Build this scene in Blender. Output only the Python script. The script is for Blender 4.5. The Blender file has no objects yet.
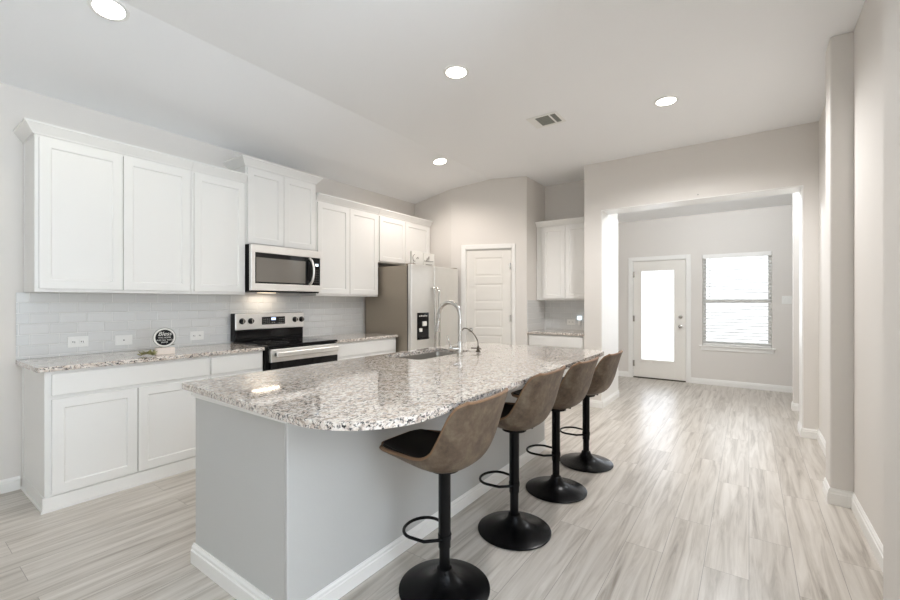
import bpy, bmesh, math, random
from mathutils import Vector, Matrix
random.seed(7)
PI = math.pi
S = bpy.context.scene
COL = S.collection

# ------------------------------------------------------------------ camera
F_PX, YAW, Y0, CAM_H = 418.5, math.radians(35.54), 302.0, 1.32
cd = bpy.data.cameras.new('camera'); cam = bpy.data.objects.new('camera', cd); COL.objects.link(cam)
cd.sensor_fit = 'HORIZONTAL'; cd.sensor_width = 36.0; cd.lens = F_PX / 900 * 36.0
cd.shift_y = (Y0 - 300.0) / 900.0; cd.clip_start = 0.05; cd.clip_end = 200
cam.location = (0, 0, CAM_H); cam.rotation_euler = (PI / 2, 0, YAW)
S.camera = cam

# ------------------------------------------------------------------ world, lights, exposure
w = bpy.data.worlds.new('world'); S.world = w; w.use_nodes = True
bg = w.node_tree.nodes['Background']; bg.inputs['Color'].default_value = (0.97, 0.985, 1.0, 1); bg.inputs['Strength'].default_value = 1.5

def area(name, loc, rot, sx, sy, e, col):
    l = bpy.data.lights.new(name, 'AREA'); l.shape = 'RECTANGLE'; l.size = sx; l.size_y = sy; l.energy = e; l.color = col
    o = bpy.data.objects.new(name, l); o.location = loc; o.rotation_euler = rot; COL.objects.link(o); return o
# daylight at the unseen living-room side window, added upward ceiling fills, then daylight at the breakfast-room door and window
area('daylight_side_window', (3.96, 0.45, 1.45), (0, PI / 2, 0), 2.1, 1.9, 8, (0.92, 0.96, 1.0))
area('ceiling_fill_side', (3.80, 0.45, 1.0), (0, PI / 2 + 1.45, 0), 0.8, 1.9, 370, (0.74, 0.865, 1.0))  # added fill tilted upward to brighten the ceiling, not a real source
area('ceiling_fill_back', (1.2, -3.80, 1.0), (-PI / 2 - 1.45, 0, PI), 1.7, 0.8, 3, (0.9, 0.97, 1.0))  # second added fill, aimed up at the ceiling from the back wall
area('daylight_breakfast_window', (-0.165, 8.06, 1.36), (-PI / 2, 0, 0), 0.88, 1.44, 5.0, (0.9, 0.94, 1.0))
area('daylight_glass_door', (-1.268, 8.02, 1.09), (-PI / 2, 0, 0), 0.52, 1.54, 5.0, (0.82, 0.87, 1.0))

vs = S.view_settings
S.display_settings.display_device = 'sRGB'
vs.view_transform = 'Standard'; vs.look = 'None'; vs.exposure = 0.22; vs.gamma = 1.0; vs.use_curve_mapping = False
S.cycles.max_bounces = 14; S.cycles.diffuse_bounces = 8; S.cycles.glossy_bounces = 6
S.cycles.transmission_bounces = 10; S.cycles.transparent_max_bounces = 24
S.cycles.sample_clamp_indirect = 6.0; S.cycles.use_denoising = True
S.cycles.caustics_reflective = False; S.cycles.caustics_refractive = False

# ------------------------------------------------------------------ materials
def srgb(r, g, b):
    return tuple(((c / 255) / 12.92 if c / 255 <= 0.04045 else ((c / 255 + 0.055) / 1.055) ** 2.4) for c in (r, g, b)) + (1,)
def mat(name, col, rough=0.5, metal=0.0, noise=None, bump=None, coat=0.0, spec=None):
    m = bpy.data.materials.new(name); m.use_nodes = True; nt = m.node_tree; b = nt.nodes['Principled BSDF']
    b.inputs['Base Color'].default_value = col; b.inputs['Roughness'].default_value = rough; b.inputs['Metallic'].default_value = metal
    if coat: b.inputs['Coat Weight'].default_value = coat; b.inputs['Coat Roughness'].default_value = 0.05
    if spec is not None: b.inputs['Specular IOR Level'].default_value = spec
    tc = nt.nodes.new('ShaderNodeTexCoord')
    if noise:
        sc, amt = noise
        n = nt.nodes.new('ShaderNodeTexNoise'); n.inputs['Scale'].default_value = sc; n.inputs['Detail'].default_value = 4
        nt.links.new(tc.outputs['Object'], n.inputs['Vector'])
        mx = nt.nodes.new('ShaderNodeMix'); mx.data_type = 'RGBA'
        mx.inputs['A'].default_value = tuple(c * (1 - amt) for c in col[:3]) + (1,)
        mx.inputs['B'].default_value = tuple(min(1, c * (1 + amt)) for c in col[:3]) + (1,)
        nt.links.new(n.outputs['Fac'], mx.inputs['Factor']); nt.links.new(mx.outputs['Result'], b.inputs['Base Color'])
    if bump:
        sc, st = bump
        n2 = nt.nodes.new('ShaderNodeTexNoise'); n2.inputs['Scale'].default_value = sc; n2.inputs['Detail'].default_value = 3
        nt.links.new(tc.outputs['Object'], n2.inputs['Vector'])
        bp = nt.nodes.new('ShaderNodeBump'); bp.inputs['Strength'].default_value = st; bp.inputs['Distance'].default_value = 0.004
        nt.links.new(n2.outputs['Fac'], bp.inputs['Height']); nt.links.new(bp.outputs['Normal'], b.inputs['Normal'])
    return m
def emis(name, col, st):
    m = bpy.data.materials.new(name); m.use_nodes = True; nt = m.node_tree; b = nt.nodes['Principled BSDF']
    b.inputs['Base Color'].default_value = col; b.inputs['Emission Color'].default_value = col; b.inputs['Emission Strength'].default_value = st
    return m

M = {}
M['wall'] = mat('wall_paint', srgb(223, 219, 214), 0.75, bump=(55, 0.10))
M['ceiling'] = mat('ceiling_paint', srgb(243, 244, 245), 0.85, bump=(40, 0.10))
M['trim'] = mat('trim_paint', srgb(240, 239, 236), 0.4, noise=(3, 0.01))
M['cab'] = mat('cabinet_paint', srgb(235, 234, 231), 0.38, noise=(3, 0.01))
M['cabside'] = mat('cabinet_side_wood', srgb(206, 194, 176), 0.6, noise=(9, 0.05))
M['panel'] = mat('island_panel_paint', srgb(197, 197, 195), 0.55, bump=(70, 0.06))
M['door'] = mat('door_paint', srgb(236, 233, 227), 0.4, noise=(3, 0.01))
M['steel'] = mat('brushed_steel', srgb(236, 235, 232), 0.42, 1.0, noise=(14, 0.03))
M['steelside'] = mat('grey_coated_steel', srgb(166, 156, 142), 0.5, 0.5, noise=(60, 0.04))
M['chrome'] = mat('satin_nickel', srgb(206, 203, 198), 0.20, 1.0, noise=(20, 0.03))
M['sinksteel'] = mat('sink_steel', srgb(190, 186, 180), 0.33, 1.0, noise=(30, 0.06))
M['darkmetal'] = mat('dark_bronze', srgb(92, 84, 74), 0.32, 0.9, noise=(30, 0.1))
M['blackglass'] = mat('black_glass', (0.004, 0.004, 0.005, 1), 0.05, noise=(5, 0.1), spec=0.35)
M['ovenwin'] = mat('microwave_window', srgb(112, 106, 98), 0.12, noise=(8, 0.05), coat=0.6)
M['blackplastic'] = mat('black_plastic', (0.006, 0.006, 0.0065, 1), 0.35, noise=(20, 0.1), spec=0.2)
M['blackmetal'] = mat('black_powder_coat', (0.004, 0.004, 0.0045, 1), 0.27, 0.0, noise=(40, 0.15), spec=0.16)
M['plate'] = mat('white_plastic', srgb(236, 236, 233), 0.35, noise=(4, 0.01))
M['slot'] = mat('dark_slot', srgb(70, 68, 66), 0.6, noise=(20, 0.1))
M['ventgrey'] = mat('grey_grille', srgb(150, 152, 146), 0.6, noise=(60, 0.15))
M['signblack'] = mat('sign_black', srgb(14, 14, 17), 0.6, noise=(30, 0.1), spec=0.15)
M['signwhite'] = mat('sign_white', srgb(228, 226, 220), 0.6, noise=(30, 0.03))
M['ink'] = mat('grey_ink', srgb(120, 116, 108), 0.7, noise=(30, 0.05))
M['paleWood'] = mat('whitewashed_wood', srgb(226, 214, 204), 0.7, noise=(40, 0.08))
M['leaf'] = mat('olive_leaf', srgb(150, 148, 100), 0.6, noise=(60, 0.35))
M['leafdark'] = mat('dark_leaf', srgb(92, 98, 62), 0.6, noise=(60, 0.3))
M['twig'] = mat('twig', srgb(110, 88, 66), 0.8, noise=(60, 0.2))
M['tan'] = mat('tan_piping', srgb(132, 102, 76), 0.55, noise=(60, 0.15))
M['pad'] = mat('dark_seat_leather', srgb(32, 26, 23), 0.5, noise=(25, 0.25), bump=(120, 0.15), spec=0.3)
M['lens'] = emis('lit_lens', (1.0, 0.95, 0.86, 1), 14.0)
def domeglass():
    m = bpy.data.materials.new('lit_dome_glass'); m.use_nodes = True; nt = m.node_tree
    for n in list(nt.nodes): nt.nodes.remove(n)
    out = nt.nodes.new('ShaderNodeOutputMaterial'); mx = nt.nodes.new('ShaderNodeMixShader'); t = nt.nodes.new('ShaderNodeBsdfTransparent'); e = nt.nodes.new('ShaderNodeEmission')
    e.inputs['Color'].default_value = (1.0, 0.97, 0.92, 1); e.inputs['Strength'].default_value = 4.0; mx.inputs[0].default_value = 0.3
    nt.links.new(t.outputs[0], mx.inputs[1]); nt.links.new(e.outputs[0], mx.inputs[2]); nt.links.new(mx.outputs[0], out.inputs['Surface']); return m
M['domeglass'] = domeglass()
M['lcd'] = emis('lit_display', (0.55, 0.68, 1.0, 1), 1.2)
M['glow'] = emis('night_light_lens', (0.78, 0.90, 1.0, 1), 0.9)
M['hoodlens'] = emis('hood_lens', (1.0, 0.82, 0.6, 1), 2.0)

def granite():
    m = bpy.data.materials.new('granite'); m.use_nodes = True; nt = m.node_tree; L = nt.links; b = nt.nodes['Principled BSDF']
    tc = nt.nodes.new('ShaderNodeTexCoord')
    mp = nt.nodes.new('ShaderNodeMapping'); mp.inputs['Scale'].default_value = (1.0, 0.62, 1.0); mp.inputs['Rotation'].default_value = (0, 0, 0.5)
    L.new(tc.outputs['Object'], mp.inputs['Vector'])
    def noise(sc, det, rough, dist):
        n = nt.nodes.new('ShaderNodeTexNoise'); n.inputs['Scale'].default_value = sc; n.inputs['Detail'].default_value = det
        n.inputs['Roughness'].default_value = rough; n.inputs['Distortion'].default_value = dist
        L.new(mp.outputs['Vector'], n.inputs['Vector']); return n
    def ramp(src, stops, interp='LINEAR'):
        r = nt.nodes.new('ShaderNodeValToRGB'); r.color_ramp.interpolation = interp
        while len(r.color_ramp.elements) < len(stops): r.color_ramp.elements.new(0.5)
        for e, (p, c) in zip(r.color_ramp.elements, stops): e.position = p; e.color = c
        L.new(src, r.inputs['Fac']); return r
    n1 = noise(52, 4, 0.6, 0.5)
    base = ramp(n1.outputs['Fac'], [(0.30, srgb(174, 158, 144)), (0.43, srgb(210, 197, 185)), (0.54, srgb(232, 224, 216)), (0.75, srgb(244, 240, 235))])
    n2 = noise(80, 4, 0.62, 0.6)
    g = ramp(n2.outputs['Fac'], [(0.54, (0, 0, 0, 1)), (0.61, (1, 1, 1, 1))])
    m1 = nt.nodes.new('ShaderNodeMix'); m1.data_type = 'RGBA'; m1.inputs['B'].default_value = srgb(124, 119, 117)
    L.new(g.outputs['Color'], m1.inputs['Factor']); L.new(base.outputs['Color'], m1.inputs['A'])
    n3 = noise(105, 4, 0.6, 0.8)
    k = ramp(n3.outputs['Fac'], [(0.395, (1, 1, 1, 1)), (0.43, (0, 0, 0, 1))])
    m2 = nt.nodes.new('ShaderNodeMix'); m2.data_type = 'RGBA'; m2.inputs['B'].default_value = srgb(34, 33, 36)
    L.new(k.outputs['Color'], m2.inputs['Factor']); L.new(m1.outputs['Result'], m2.inputs['A'])
    L.new(m2.outputs['Result'], b.inputs['Base Color']); b.inputs['Roughness'].default_value = 0.07
    b.inputs['Coat Weight'].default_value = 0.4; b.inputs['Coat Roughness'].default_value = 0.03
    return m
M['granite'] = granite()

def planks():
    m = bpy.data.materials.new('plank_floor'); m.use_nodes = True; nt = m.node_tree; L = nt.links; b = nt.nodes['Principled BSDF']
    tc = nt.nodes.new('ShaderNodeTexCoord')
    mp = nt.nodes.new('ShaderNodeMapping'); mp.inputs['Rotation'].default_value = (0, 0, PI / 2)
    L.new(tc.outputs['Object'], mp.inputs['Vector'])
    br = nt.nodes.new('ShaderNodeTexBrick'); br.inputs['Scale'].default_value = 1.0; br.inputs['Brick Width'].default_value = 1.22; br.inputs['Row Height'].default_value = 0.185
    br.inputs['Mortar Size'].default_value = 0.0012; br.inputs['Mortar Smooth'].default_value = 0.2; br.offset = 0.37; br.offset_frequency = 2
    br.inputs['Color1'].default_value = (0, 0, 0, 1); br.inputs['Color2'].default_value = (1, 1, 1, 1); br.inputs['Mortar'].default_value = (0.5, 0.5, 0.5, 1)
    L.new(mp.outputs['Vector'], br.inputs['Vector'])
    # grain stretched along the plank, shifted per plank
    off = nt.nodes.new('ShaderNodeVectorMath'); off.operation = 'MULTIPLY_ADD'
    L.new(br.outputs['Color'], off.inputs[0]); off.inputs[1].default_value = (7.3, 3.1, 5.0); L.new(mp.outputs['Vector'], off.inputs[2])
    sc = nt.nodes.new('ShaderNodeMapping'); sc.inputs['Scale'].default_value = (1.0, 15.0, 1.0); L.new(off.outputs['Vector'], sc.inputs['Vector'])
    n = nt.nodes.new('ShaderNodeTexNoise'); n.inputs['Scale'].default_value = 1.5; n.inputs['Detail'].default_value = 6; n.inputs['Roughness'].default_value = 0.62; n.inputs['Distortion'].default_value = 0.7
    L.new(sc.outputs['Vector'], n.inputs['Vector'])
    r = nt.nodes.new('ShaderNodeValToRGB'); els = r.color_ramp.elements
    while len(els) < 5: els.new(0.5)
    for e, (p, c) in zip(els, [(0.27, srgb(144, 135, 125)), (0.38, srgb(176, 168, 158)), (0.50, srgb(197, 190, 181)), (0.62, srgb(209, 203, 195)), (0.80, srgb(220, 215, 208))]): e.position = p; e.color = c
    L.new(n.outputs['Fac'], r.inputs['Fac'])
    pv = nt.nodes.new('ShaderNodeMix'); pv.data_type = 'RGBA'; pv.blend_type = 'MULTIPLY'; pv.inputs['Factor'].default_value = 1.0
    tone = nt.nodes.new('ShaderNodeValToRGB'); tone.color_ramp.elements[0].color = (0.91, 0.908, 0.905, 1); tone.color_ramp.elements[1].color = (1, 1, 1, 1)
    L.new(br.outputs['Color'], tone.inputs['Fac']); L.new(r.outputs['Color'], pv.inputs['A']); L.new(tone.outputs['Color'], pv.inputs['B'])
    mo = nt.nodes.new('ShaderNodeMix'); mo.data_type = 'RGBA'; mo.inputs['B'].default_value = srgb(140, 133, 126)
    L.new(br.outputs['Fac'], mo.inputs['Factor']); L.new(pv.outputs['Result'], mo.inputs['A'])
    L.new(mo.outputs['Result'], b.inputs['Base Color']); b.inputs['Roughness'].default_value = 0.31
    bp = nt.nodes.new('ShaderNodeBump'); bp.inputs['Strength'].default_value = 0.08; bp.inputs['Distance'].default_value = 0.003
    L.new(n.outputs['Fac'], bp.inputs['Height']); L.new(bp.outputs['Normal'], b.inputs['Normal'])
    return m
M['floor'] = planks()

def tiles(name, axis):
    m = bpy.data.materials.new(name); m.use_nodes = True; nt = m.node_tree; L = nt.links; b = nt.nodes['Principled BSDF']
    tc = nt.nodes.new('ShaderNodeTexCoord'); sx = nt.nodes.new('ShaderNodeSeparateXYZ'); cx = nt.nodes.new('ShaderNodeCombineXYZ')
    L.new(tc.outputs['Object'], sx.inputs[0]); L.new(sx.outputs[axis], cx.inputs['X']); L.new(sx.outputs['Z'], cx.inputs['Y'])
    mp = nt.nodes.new('ShaderNodeMapping'); mp.inputs['Location'].default_value = (0.113, -0.9335, 0); L.new(cx.outputs[0], mp.inputs['Vector'])
    br = nt.nodes.new('ShaderNodeTexBrick'); br.inputs['Scale'].default_value = 1.0; br.inputs['Brick Width'].default_value = 0.160; br.inputs['Row Height'].default_value = 0.0765; br.offset = 0.34
    br.inputs['Mortar Size'].default_value = 0.0030; br.inputs['Mortar Smooth'].default_value = 0.5
    br.inputs['Color1'].default_value = srgb(214, 215, 214); br.inputs['Color2'].default_value = srgb(219, 220, 219); br.inputs['Mortar'].default_value = srgb(238, 238, 236)
    L.new(mp.outputs['Vector'], br.inputs['Vector']); L.new(br.outputs['Color'], b.inputs['Base Color'])
    b.inputs['Roughness'].default_value = 0.16
    bp = nt.nodes.new('ShaderNodeBump'); bp.invert = True; bp.inputs['Strength'].default_value = 0.9; bp.inputs['Distance'].default_value = 0.003
    L.new(br.outputs['Fac'], bp.inputs['Height']); L.new(bp.outputs['Normal'], b.inputs['Normal'])
    return m
M['tileY'] = tiles('subway_tile_long', 'Y'); M['tileX'] = tiles('subway_tile_short', 'X')

def leather():
    m = bpy.data.materials.new('distressed_leather'); m.use_nodes = True; nt = m.node_tree; L = nt.links; b = nt.nodes['Principled BSDF']
    tc = nt.nodes.new('ShaderNodeTexCoord')
    n = nt.nodes.new('ShaderNodeTexNoise'); n.inputs['Scale'].default_value = 16; n.inputs['Detail'].default_value = 7; n.inputs['Roughness'].default_value = 0.7
    L.new(tc.outputs['Object'], n.inputs['Vector'])
    r = nt.nodes.new('ShaderNodeValToRGB'); els = r.color_ramp.elements
    while len(els) < 4: els.new(0.5)
    for e, (p, c) in zip(els, [(0.25, srgb(60, 46, 36)), (0.45, srgb(92, 76, 61)), (0.58, srgb(110, 95, 78)), (0.78, srgb(136, 120, 100))]): e.position = p; e.color = c
    L.new(n.outputs['Fac'], r.inputs['Fac']); L.new(r.outputs['Color'], b.inputs['Base Color']); b.inputs['Roughness'].default_value = 0.5
    n2 = nt.nodes.new('ShaderNodeTexNoise'); n2.inputs['Scale'].default_value = 160; L.new(tc.outputs['Object'], n2.inputs['Vector'])
    bp = nt.nodes.new('ShaderNodeBump'); bp.inputs['Strength'].default_value = 0.12; bp.inputs['Distance'].default_value = 0.002
    L.new(n2.outputs['Fac'], bp.inputs['Height']); L.new(bp.outputs['Normal'], b.inputs['Normal'])
    return m
M['leather'] = leather()

def glass():
    m = bpy.data.materials.new('window_glass'); m.use_nodes = True; nt = m.node_tree; L = nt.links
    for n in list(nt.nodes): nt.nodes.remove(n)
    out = nt.nodes.new('ShaderNodeOutputMaterial'); mx = nt.nodes.new('ShaderNodeMixShader')
    t = nt.nodes.new('ShaderNodeBsdfTransparent'); g = nt.nodes.new('ShaderNodeBsdfGlossy'); g.inputs['Roughness'].default_value = 0.02
    t.inputs['Color'].default_value = (0.97, 0.98, 0.98, 1)
    fr = nt.nodes.new('ShaderNodeFresnel'); fr.inputs['IOR'].default_value = 1.45
    L.new(fr.outputs[0], mx.inputs[0]); L.new(t.outputs[0], mx.inputs[1]); L.new(g.outputs[0], mx.inputs[2]); L.new(mx.outputs[0], out.inputs['Surface'])
    return m
M['glass'] = glass()
def blindmat():
    m = bpy.data.materials.new('blind_slat'); m.use_nodes = True; nt = m.node_tree; L = nt.links
    b = nt.nodes['Principled BSDF']; b.inputs['Base Color'].default_value = srgb(246, 246, 244); b.inputs['Roughness'].default_value = 0.45
    tr = nt.nodes.new('ShaderNodeBsdfTranslucent'); tr.inputs['Color'].default_value = (0.9, 0.9, 0.9, 1)
    mx = nt.nodes.new('ShaderNodeMixShader'); mx.inputs[0].default_value = 0.42
    L.new(b.outputs[0], mx.inputs[1]); L.new(tr.outputs[0], mx.inputs[2]); L.new(mx.outputs[0], nt.nodes['Material Output'].inputs['Surface'])
    return m
M['blind'] = blindmat()

# ------------------------------------------------------------------ mesh helpers
class MB:
    def __init__(s): s.v = []; s.f = []
    def add(s, vs_, fs):
        n = len(s.v); s.v += [tuple(v) for v in vs_]; s.f += [tuple(i + n for i in f) for f in fs]; return s
    def box(s, x0, x1, y0, y1, z0, z1, mtx=None):
        v = [Vector(p) for p in ((x0, y0, z0), (x1, y0, z0), (x1, y1, z0), (x0, y1, z0), (x0, y0, z1), (x1, y0, z1), (x1, y1, z1), (x0, y1, z1))]
        if mtx: v = [mtx @ p for p in v]
        return s.add(v, [(0, 3, 2, 1), (4, 5, 6, 7), (0, 1, 5, 4), (1, 2, 6, 5), (2, 3, 7, 6), (3, 0, 4, 7)])
    def prism(s, pts, z0, z1):
        n = len(pts); v = [(p[0], p[1], z0) for p in pts] + [(p[0], p[1], z1) for p in pts]
        return s.add(v, [tuple(range(n - 1, -1, -1)), tuple(range(n, 2 * n))] + [(i, (i + 1) % n, (i + 1) % n + n, i + n) for i in range(n)])
    def lathe(s, prof, n=32, c=(0, 0, 0), mtx=None, caps=True):
        v = []; f = []
        for r, z in prof:
            for k in range(n):
                a = 2 * PI * k / n; p = Vector((c[0] + r * math.cos(a), c[1] + r * math.sin(a), c[2] + z)); v.append(mtx @ p if mtx else p)
        for i in range(len(prof) - 1):
            for k in range(n): f.append((i * n + k, i * n + (k + 1) % n, (i + 1) * n + (k + 1) % n, (i + 1) * n + k))
        if caps:
            f.append(tuple(range(n - 1, -1, -1))); f.append(tuple((len(prof) - 1) * n + k for k in range(n)))
        return s.add(v, f)
    def tube(s, pts, r, n=10, closed=False, radii=None):
        pts = [Vector(p) for p in pts]; m = len(pts); v = []; f = []; prev = None
        for i, p in enumerate(pts):
            if closed: t = pts[(i + 1) % m] - pts[i - 1]
            else: t = pts[min(i + 1, m - 1)] - pts[max(i - 1, 0)]
            t.normalize()
            if prev is None:
                a = Vector((0, 0, 1)) if abs(t.z) < 0.9 else Vector((1, 0, 0)); u = t.cross(a).normalized()
            else: u = (prev - t * prev.dot(t)).normalized()
            prev = u; q = t.cross(u); rr = radii[i] if radii else r
            for k in range(n):
                a = 2 * PI * k / n; v.append(p + (u * math.cos(a) + q * math.sin(a)) * rr)
        for i in range(m if closed else m - 1):
            j = (i + 1) % m
            for k in range(n): f.append((i * n + k, i * n + (k + 1) % n, j * n + (k + 1) % n, j * n + k))
        if not closed: f.append(tuple(range(n - 1, -1, -1))); f.append(tuple((m - 1) * n + k for k in range(n)))
        return s.add(v, f)
    def shaker(s, x0, x1, z0, z1, t=0.02, rail=0.058, dep=0.009):
        """five-piece door, front at y=-t, back at y=0"""
        s.box(x0, x1, -t + dep + 0.001, 0, z0, z1)
        r = rail; e = 0.006
        o = [(x0, z0), (x1, z0), (x1, z1), (x0, z1)]; i1 = [(x0 + r, z0 + r), (x1 - r, z0 + r), (x1 - r, z1 - r), (x0 + r, z1 - r)]
        i2 = [(x0 + r + e, z0 + r + e), (x1 - r - e, z0 + r + e), (x1 - r - e, z1 - r - e), (x0 + r + e, z1 - r - e)]
        b = [(x, -t + dep + 0.001, z) for x, z in o]; a = [(x, -t, z) for x, z in o]; c = [(x, -t, z) for x, z in i1]; d = [(x, -t + dep, z) for x, z in i2]
        v = b + a + c + d; f = []
        for k in range(4):
            k2 = (k + 1) % 4
            f += [(k, k2, 4 + k2, 4 + k), (4 + k, 4 + k2, 8 + k2, 8 + k), (8 + k, 8 + k2, 12 + k2, 12 + k)]
        f.append((12, 13, 14, 15)); return s.add(v, f)
    def build(s, name, m, parent=None, bev=0.0, smooth=False, seg=2, loc=None):
        me = bpy.data.meshes.new(name); me.from_pydata(s.v, [], s.f); me.update()
        bm = bmesh.new(); bm.from_mesh(me); bmesh.ops.recalc_face_normals(bm, faces=bm.faces); bm.to_mesh(me); bm.free()
        me.materials.append(m)
        o = bpy.data.objects.new(name, me); COL.objects.link(o)
        if parent: o.parent = parent
        if loc: o.location = loc
        if smooth:
            for p in me.polygons: p.use_smooth = True
            try: me.set_sharp_from_angle(angle=math.radians(38))
            except Exception: pass
        if bev:
            md = o.modifiers.new('bevel', 'BEVEL'); md.width = bev; md.segments = seg; md.limit_method = 'ANGLE'; md.angle_limit = math.radians(40)
        return o
def B(*a): return MB().box(*a)
def thing(name, label, cat, loc=(0, 0, 0), rz=0.0, group=None):
    o = bpy.data.objects.new(name, None); o.empty_display_size = 0.1; COL.objects.link(o)
    o.location = loc; o.rotation_euler = (0, 0, rz); o['label'] = label; o['category'] = cat
    if group: o['group'] = group
    return o
def tag(o, label, cat, group=None):
    o['label'] = label; o['category'] = cat
    if group: o['group'] = group
    return o
def struct(o): o['kind'] = 'structure'; return o
def st_empty(name, loc=(0, 0, 0), rz=0.0):
    o = bpy.data.objects.new(name, None); COL.objects.link(o); o.location = loc; o.rotation_euler = (0, 0, rz); o['kind'] = 'structure'; return o
def copy_tree(o, parent=None):
    c = o.copy(); COL.objects.link(c)
    if parent: c.parent = parent
    for ch in [k for k in o.children]: copy_tree(ch, c)
    return c
def arc(cx, cy, r, a0, a1, n): return [(cx + r * math.cos(a0 + (a1 - a0) * i / n), cy + r * math.sin(a0 + (a1 - a0) * i / n)) for i in range(n + 1)]
def cr(pts, n):
    """Catmull-Rom resample"""
    P = [Vector(p) for p in pts]; P = [2 * P[0] - P[1]] + P + [2 * P[-1] - P[-2]]; out = []
    for i in range(1, len(P) - 2):
        for k in range(n):
            t = k / n; a, b, c, d = P[i - 1:i + 3]
            out.append(0.5 * ((2 * b) + (c - a) * t + (2 * a - 5 * b + 4 * c - d) * t * t + (3 * b - a - 3 * c + d) * t ** 3))
    out.append(P[-2]); return out

# ------------------------------------------------------------------ the setting
XW = -4.196                      # left wall
ZF = 3.057                       # flat ceiling
XC = -2.95                       # crease of the sloped ceiling
ZL = 2.832                       # ceiling height at the left wall
YO0, YO1 = 5.33, 5.61            # opening wall
YF = 7.847                       # far wall
A = Vector((-3.511, 4.94)); D = Vector((-2.50, 5.32)); ANG = math.atan2(D.y - A.y, D.x - A.x); LAD = (D - A).length
T = 0.12

struct(B(XW - T, 4.1, -4.1, YF + 0.2, -0.1, 0.0).build('floor', M['floor']))
c = MB()
c.box(XC, 4.1, -4.1, YO1, ZF, ZF + 0.1); c.box(-2.62, XC + 1.6, YO1, 6.2, ZF, ZF + 0.1)
n = [(XW - T, -4.1), (XC, -4.1), (XC, 6.2), (XW - T, 6.2)]
zl = lambda x: ZL + (ZF - ZL) / (XC - XW) * (x - XW)
c.add([(x, y, zl(x)) for x, y in n] + [(x, y, zl(x) + 0.1) for x, y in n], [(0, 3, 2, 1), (4, 5, 6, 7), (0, 1, 5, 4), (1, 2, 6, 5), (2, 3, 7, 6), (3, 0, 4, 7)])
struct(c.build('ceiling', M['ceiling']))
struct(MB().box(-1.5, 1.72, YO1, 6.13, 2.735, 2.83).box(-2.03, 1.72, 6.13, YF + 0.1, 2.735, 2.83).build('ceiling', M['ceiling']))
struct(B(XW - T, XW, -4.1, 4.94 + T, 0, 3.1).build('wall_left', M['wall']))
struct(B(XW, A.x, 4.94, 4.94 + T, 0, 3.15).build('wall_return', M['wall']))
# pantry wall, turned, with its door hole
R_AD = Matrix.Translation((A.x, A.y, 0)) @ Matrix.Rotation(ANG, 4, 'Z')
pw = MB(); pw.box(0, 0.215, 0, T, 0, 3.15, R_AD); pw.box(0.885, LAD, 0, T, 0, 3.15, R_AD); pw.box(0.215, 0.885, 0, T, 2.075, 3.15, R_AD); pw.box(0.2, 0.9, T + 0.25, T + 0.27, 0, 2.1, R_AD)
struct(pw.build('wall_pantry', M['wall']))
aw = MB(); aw.box(-2.50 - T, -2.50, 5.325, 6.07, 0, 3.15); aw.box(-2.62, -1.495, 5.95, 6.13, 0, 3.15); aw.box(-1.707, -1.495, YO1, 5.95, 0, 3.1)
struct(aw.build('wall_alcove', M['wall']))
ow = MB(); ow.box(-1.707, -1.495, YO0, YO1, 0, ZF); ow.box(0.432, 1.7, YO0, YO1, 0, ZF); ow.box(-1.495, 0.432, YO0, YO1, 2.462, ZF)
struct(ow.build('wall_opening', M['wall']))
# white lining of the cased opening
tl = MB(); tl.box(-1.496, -1.485, YO0 - 0.004, 6.13, 0, 2.462); tl.box(0.422, 0.433, YO0 - 0.004, YO1 + 0.004, 0, 2.462); tl.box(-1.496, 0.433, YO0 - 0.004, YO1 + 0.004, 2.452, 2.463)
struct(tl.build('trim_1', M['trim'], bev=0.004))
# breakfast room
DX0, DX1, WX0, WX1, WZ0, WZ1 = -1.665, -0.832, -0.610, 0.280, 0.63, 2.08
fw = MB(); fw.box(-2.03, DX0, YF, YF + 0.14, 0, 2.8); fw.box(DX0, DX1, YF, YF + 0.14, 2.035, 2.8); fw.box(DX1, WX0, YF, YF + 0.14, 0, 2.8)
fw.box(WX0, WX1, YF, YF + 0.14, 0, WZ0); fw.box(WX0, WX1, YF, YF + 0.14, WZ1, 2.8); fw.box(WX1, 1.72, YF, YF + 0.14, 0, 2.8)
struct(fw.build('wall_far', M['wall']))
struct(B(-2.03, -1.908, 6.13, YF, 0, 2.8).build('wall_breakfast_left', M['wall']))
struct(B(0.440, 1.72, 6.57, 6.69, 0, 2.8).build('wall_breakfast_stub', M['wall']))
struct(B(1.7, 1.82, 6.69, YF, 0, 2.8).build('wall_breakfast_right', M['wall']))
struct(B(1.7, 1.82, YO1, 6.57, 0, 2.8).build('wall_hall', M['wall']))
# right side: wall, stub, near rounded corner
struct(B(0.545, 0.70, 2.36, YO0, 0, ZF).build('wall_right', M['wall']))
struct(B(0.432, 0.62, 3.68, 3.88, 0, ZF).build('wall_stub', M['wall'], bev=0.012, seg=3))
struct(B(0.432, 0.70, 1.55, 2.36, 0, ZF).build('wall_near', M['wall'], bev=0.018, seg=3))
# living room behind the camera: shell with window openings
struct(B(0.70, 4.1, 1.55, 1.67, 0, ZF).build('wall_living', M['wall']))
lw = MB(); lw.box(4.0, 4.12, -4.1, -0.55, 0, ZF); lw.box(4.0, 4.12, 1.45, 1.67, 0, ZF); lw.box(4.0, 4.12, -0.55, 1.45, 0, 0.35); lw.box(4.0, 4.12, -0.55, 1.45, 2.55, ZF)
struct(lw.build('wall_living_side', M['wall']))
bw = MB(); bw.box(XW - T, 0.3, -4.12, -4.0, 0, 3.1); bw.box(2.1, 4.12, -4.12, -4.0, 0, 3.1); bw.box(0.3, 2.1, -4.12, -4.0, 0, 0.5); bw.box(0.3, 2.1, -4.12, -4.0, 2.4, 3.1)
struct(bw.build('wall_back', M['wall']))

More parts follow.
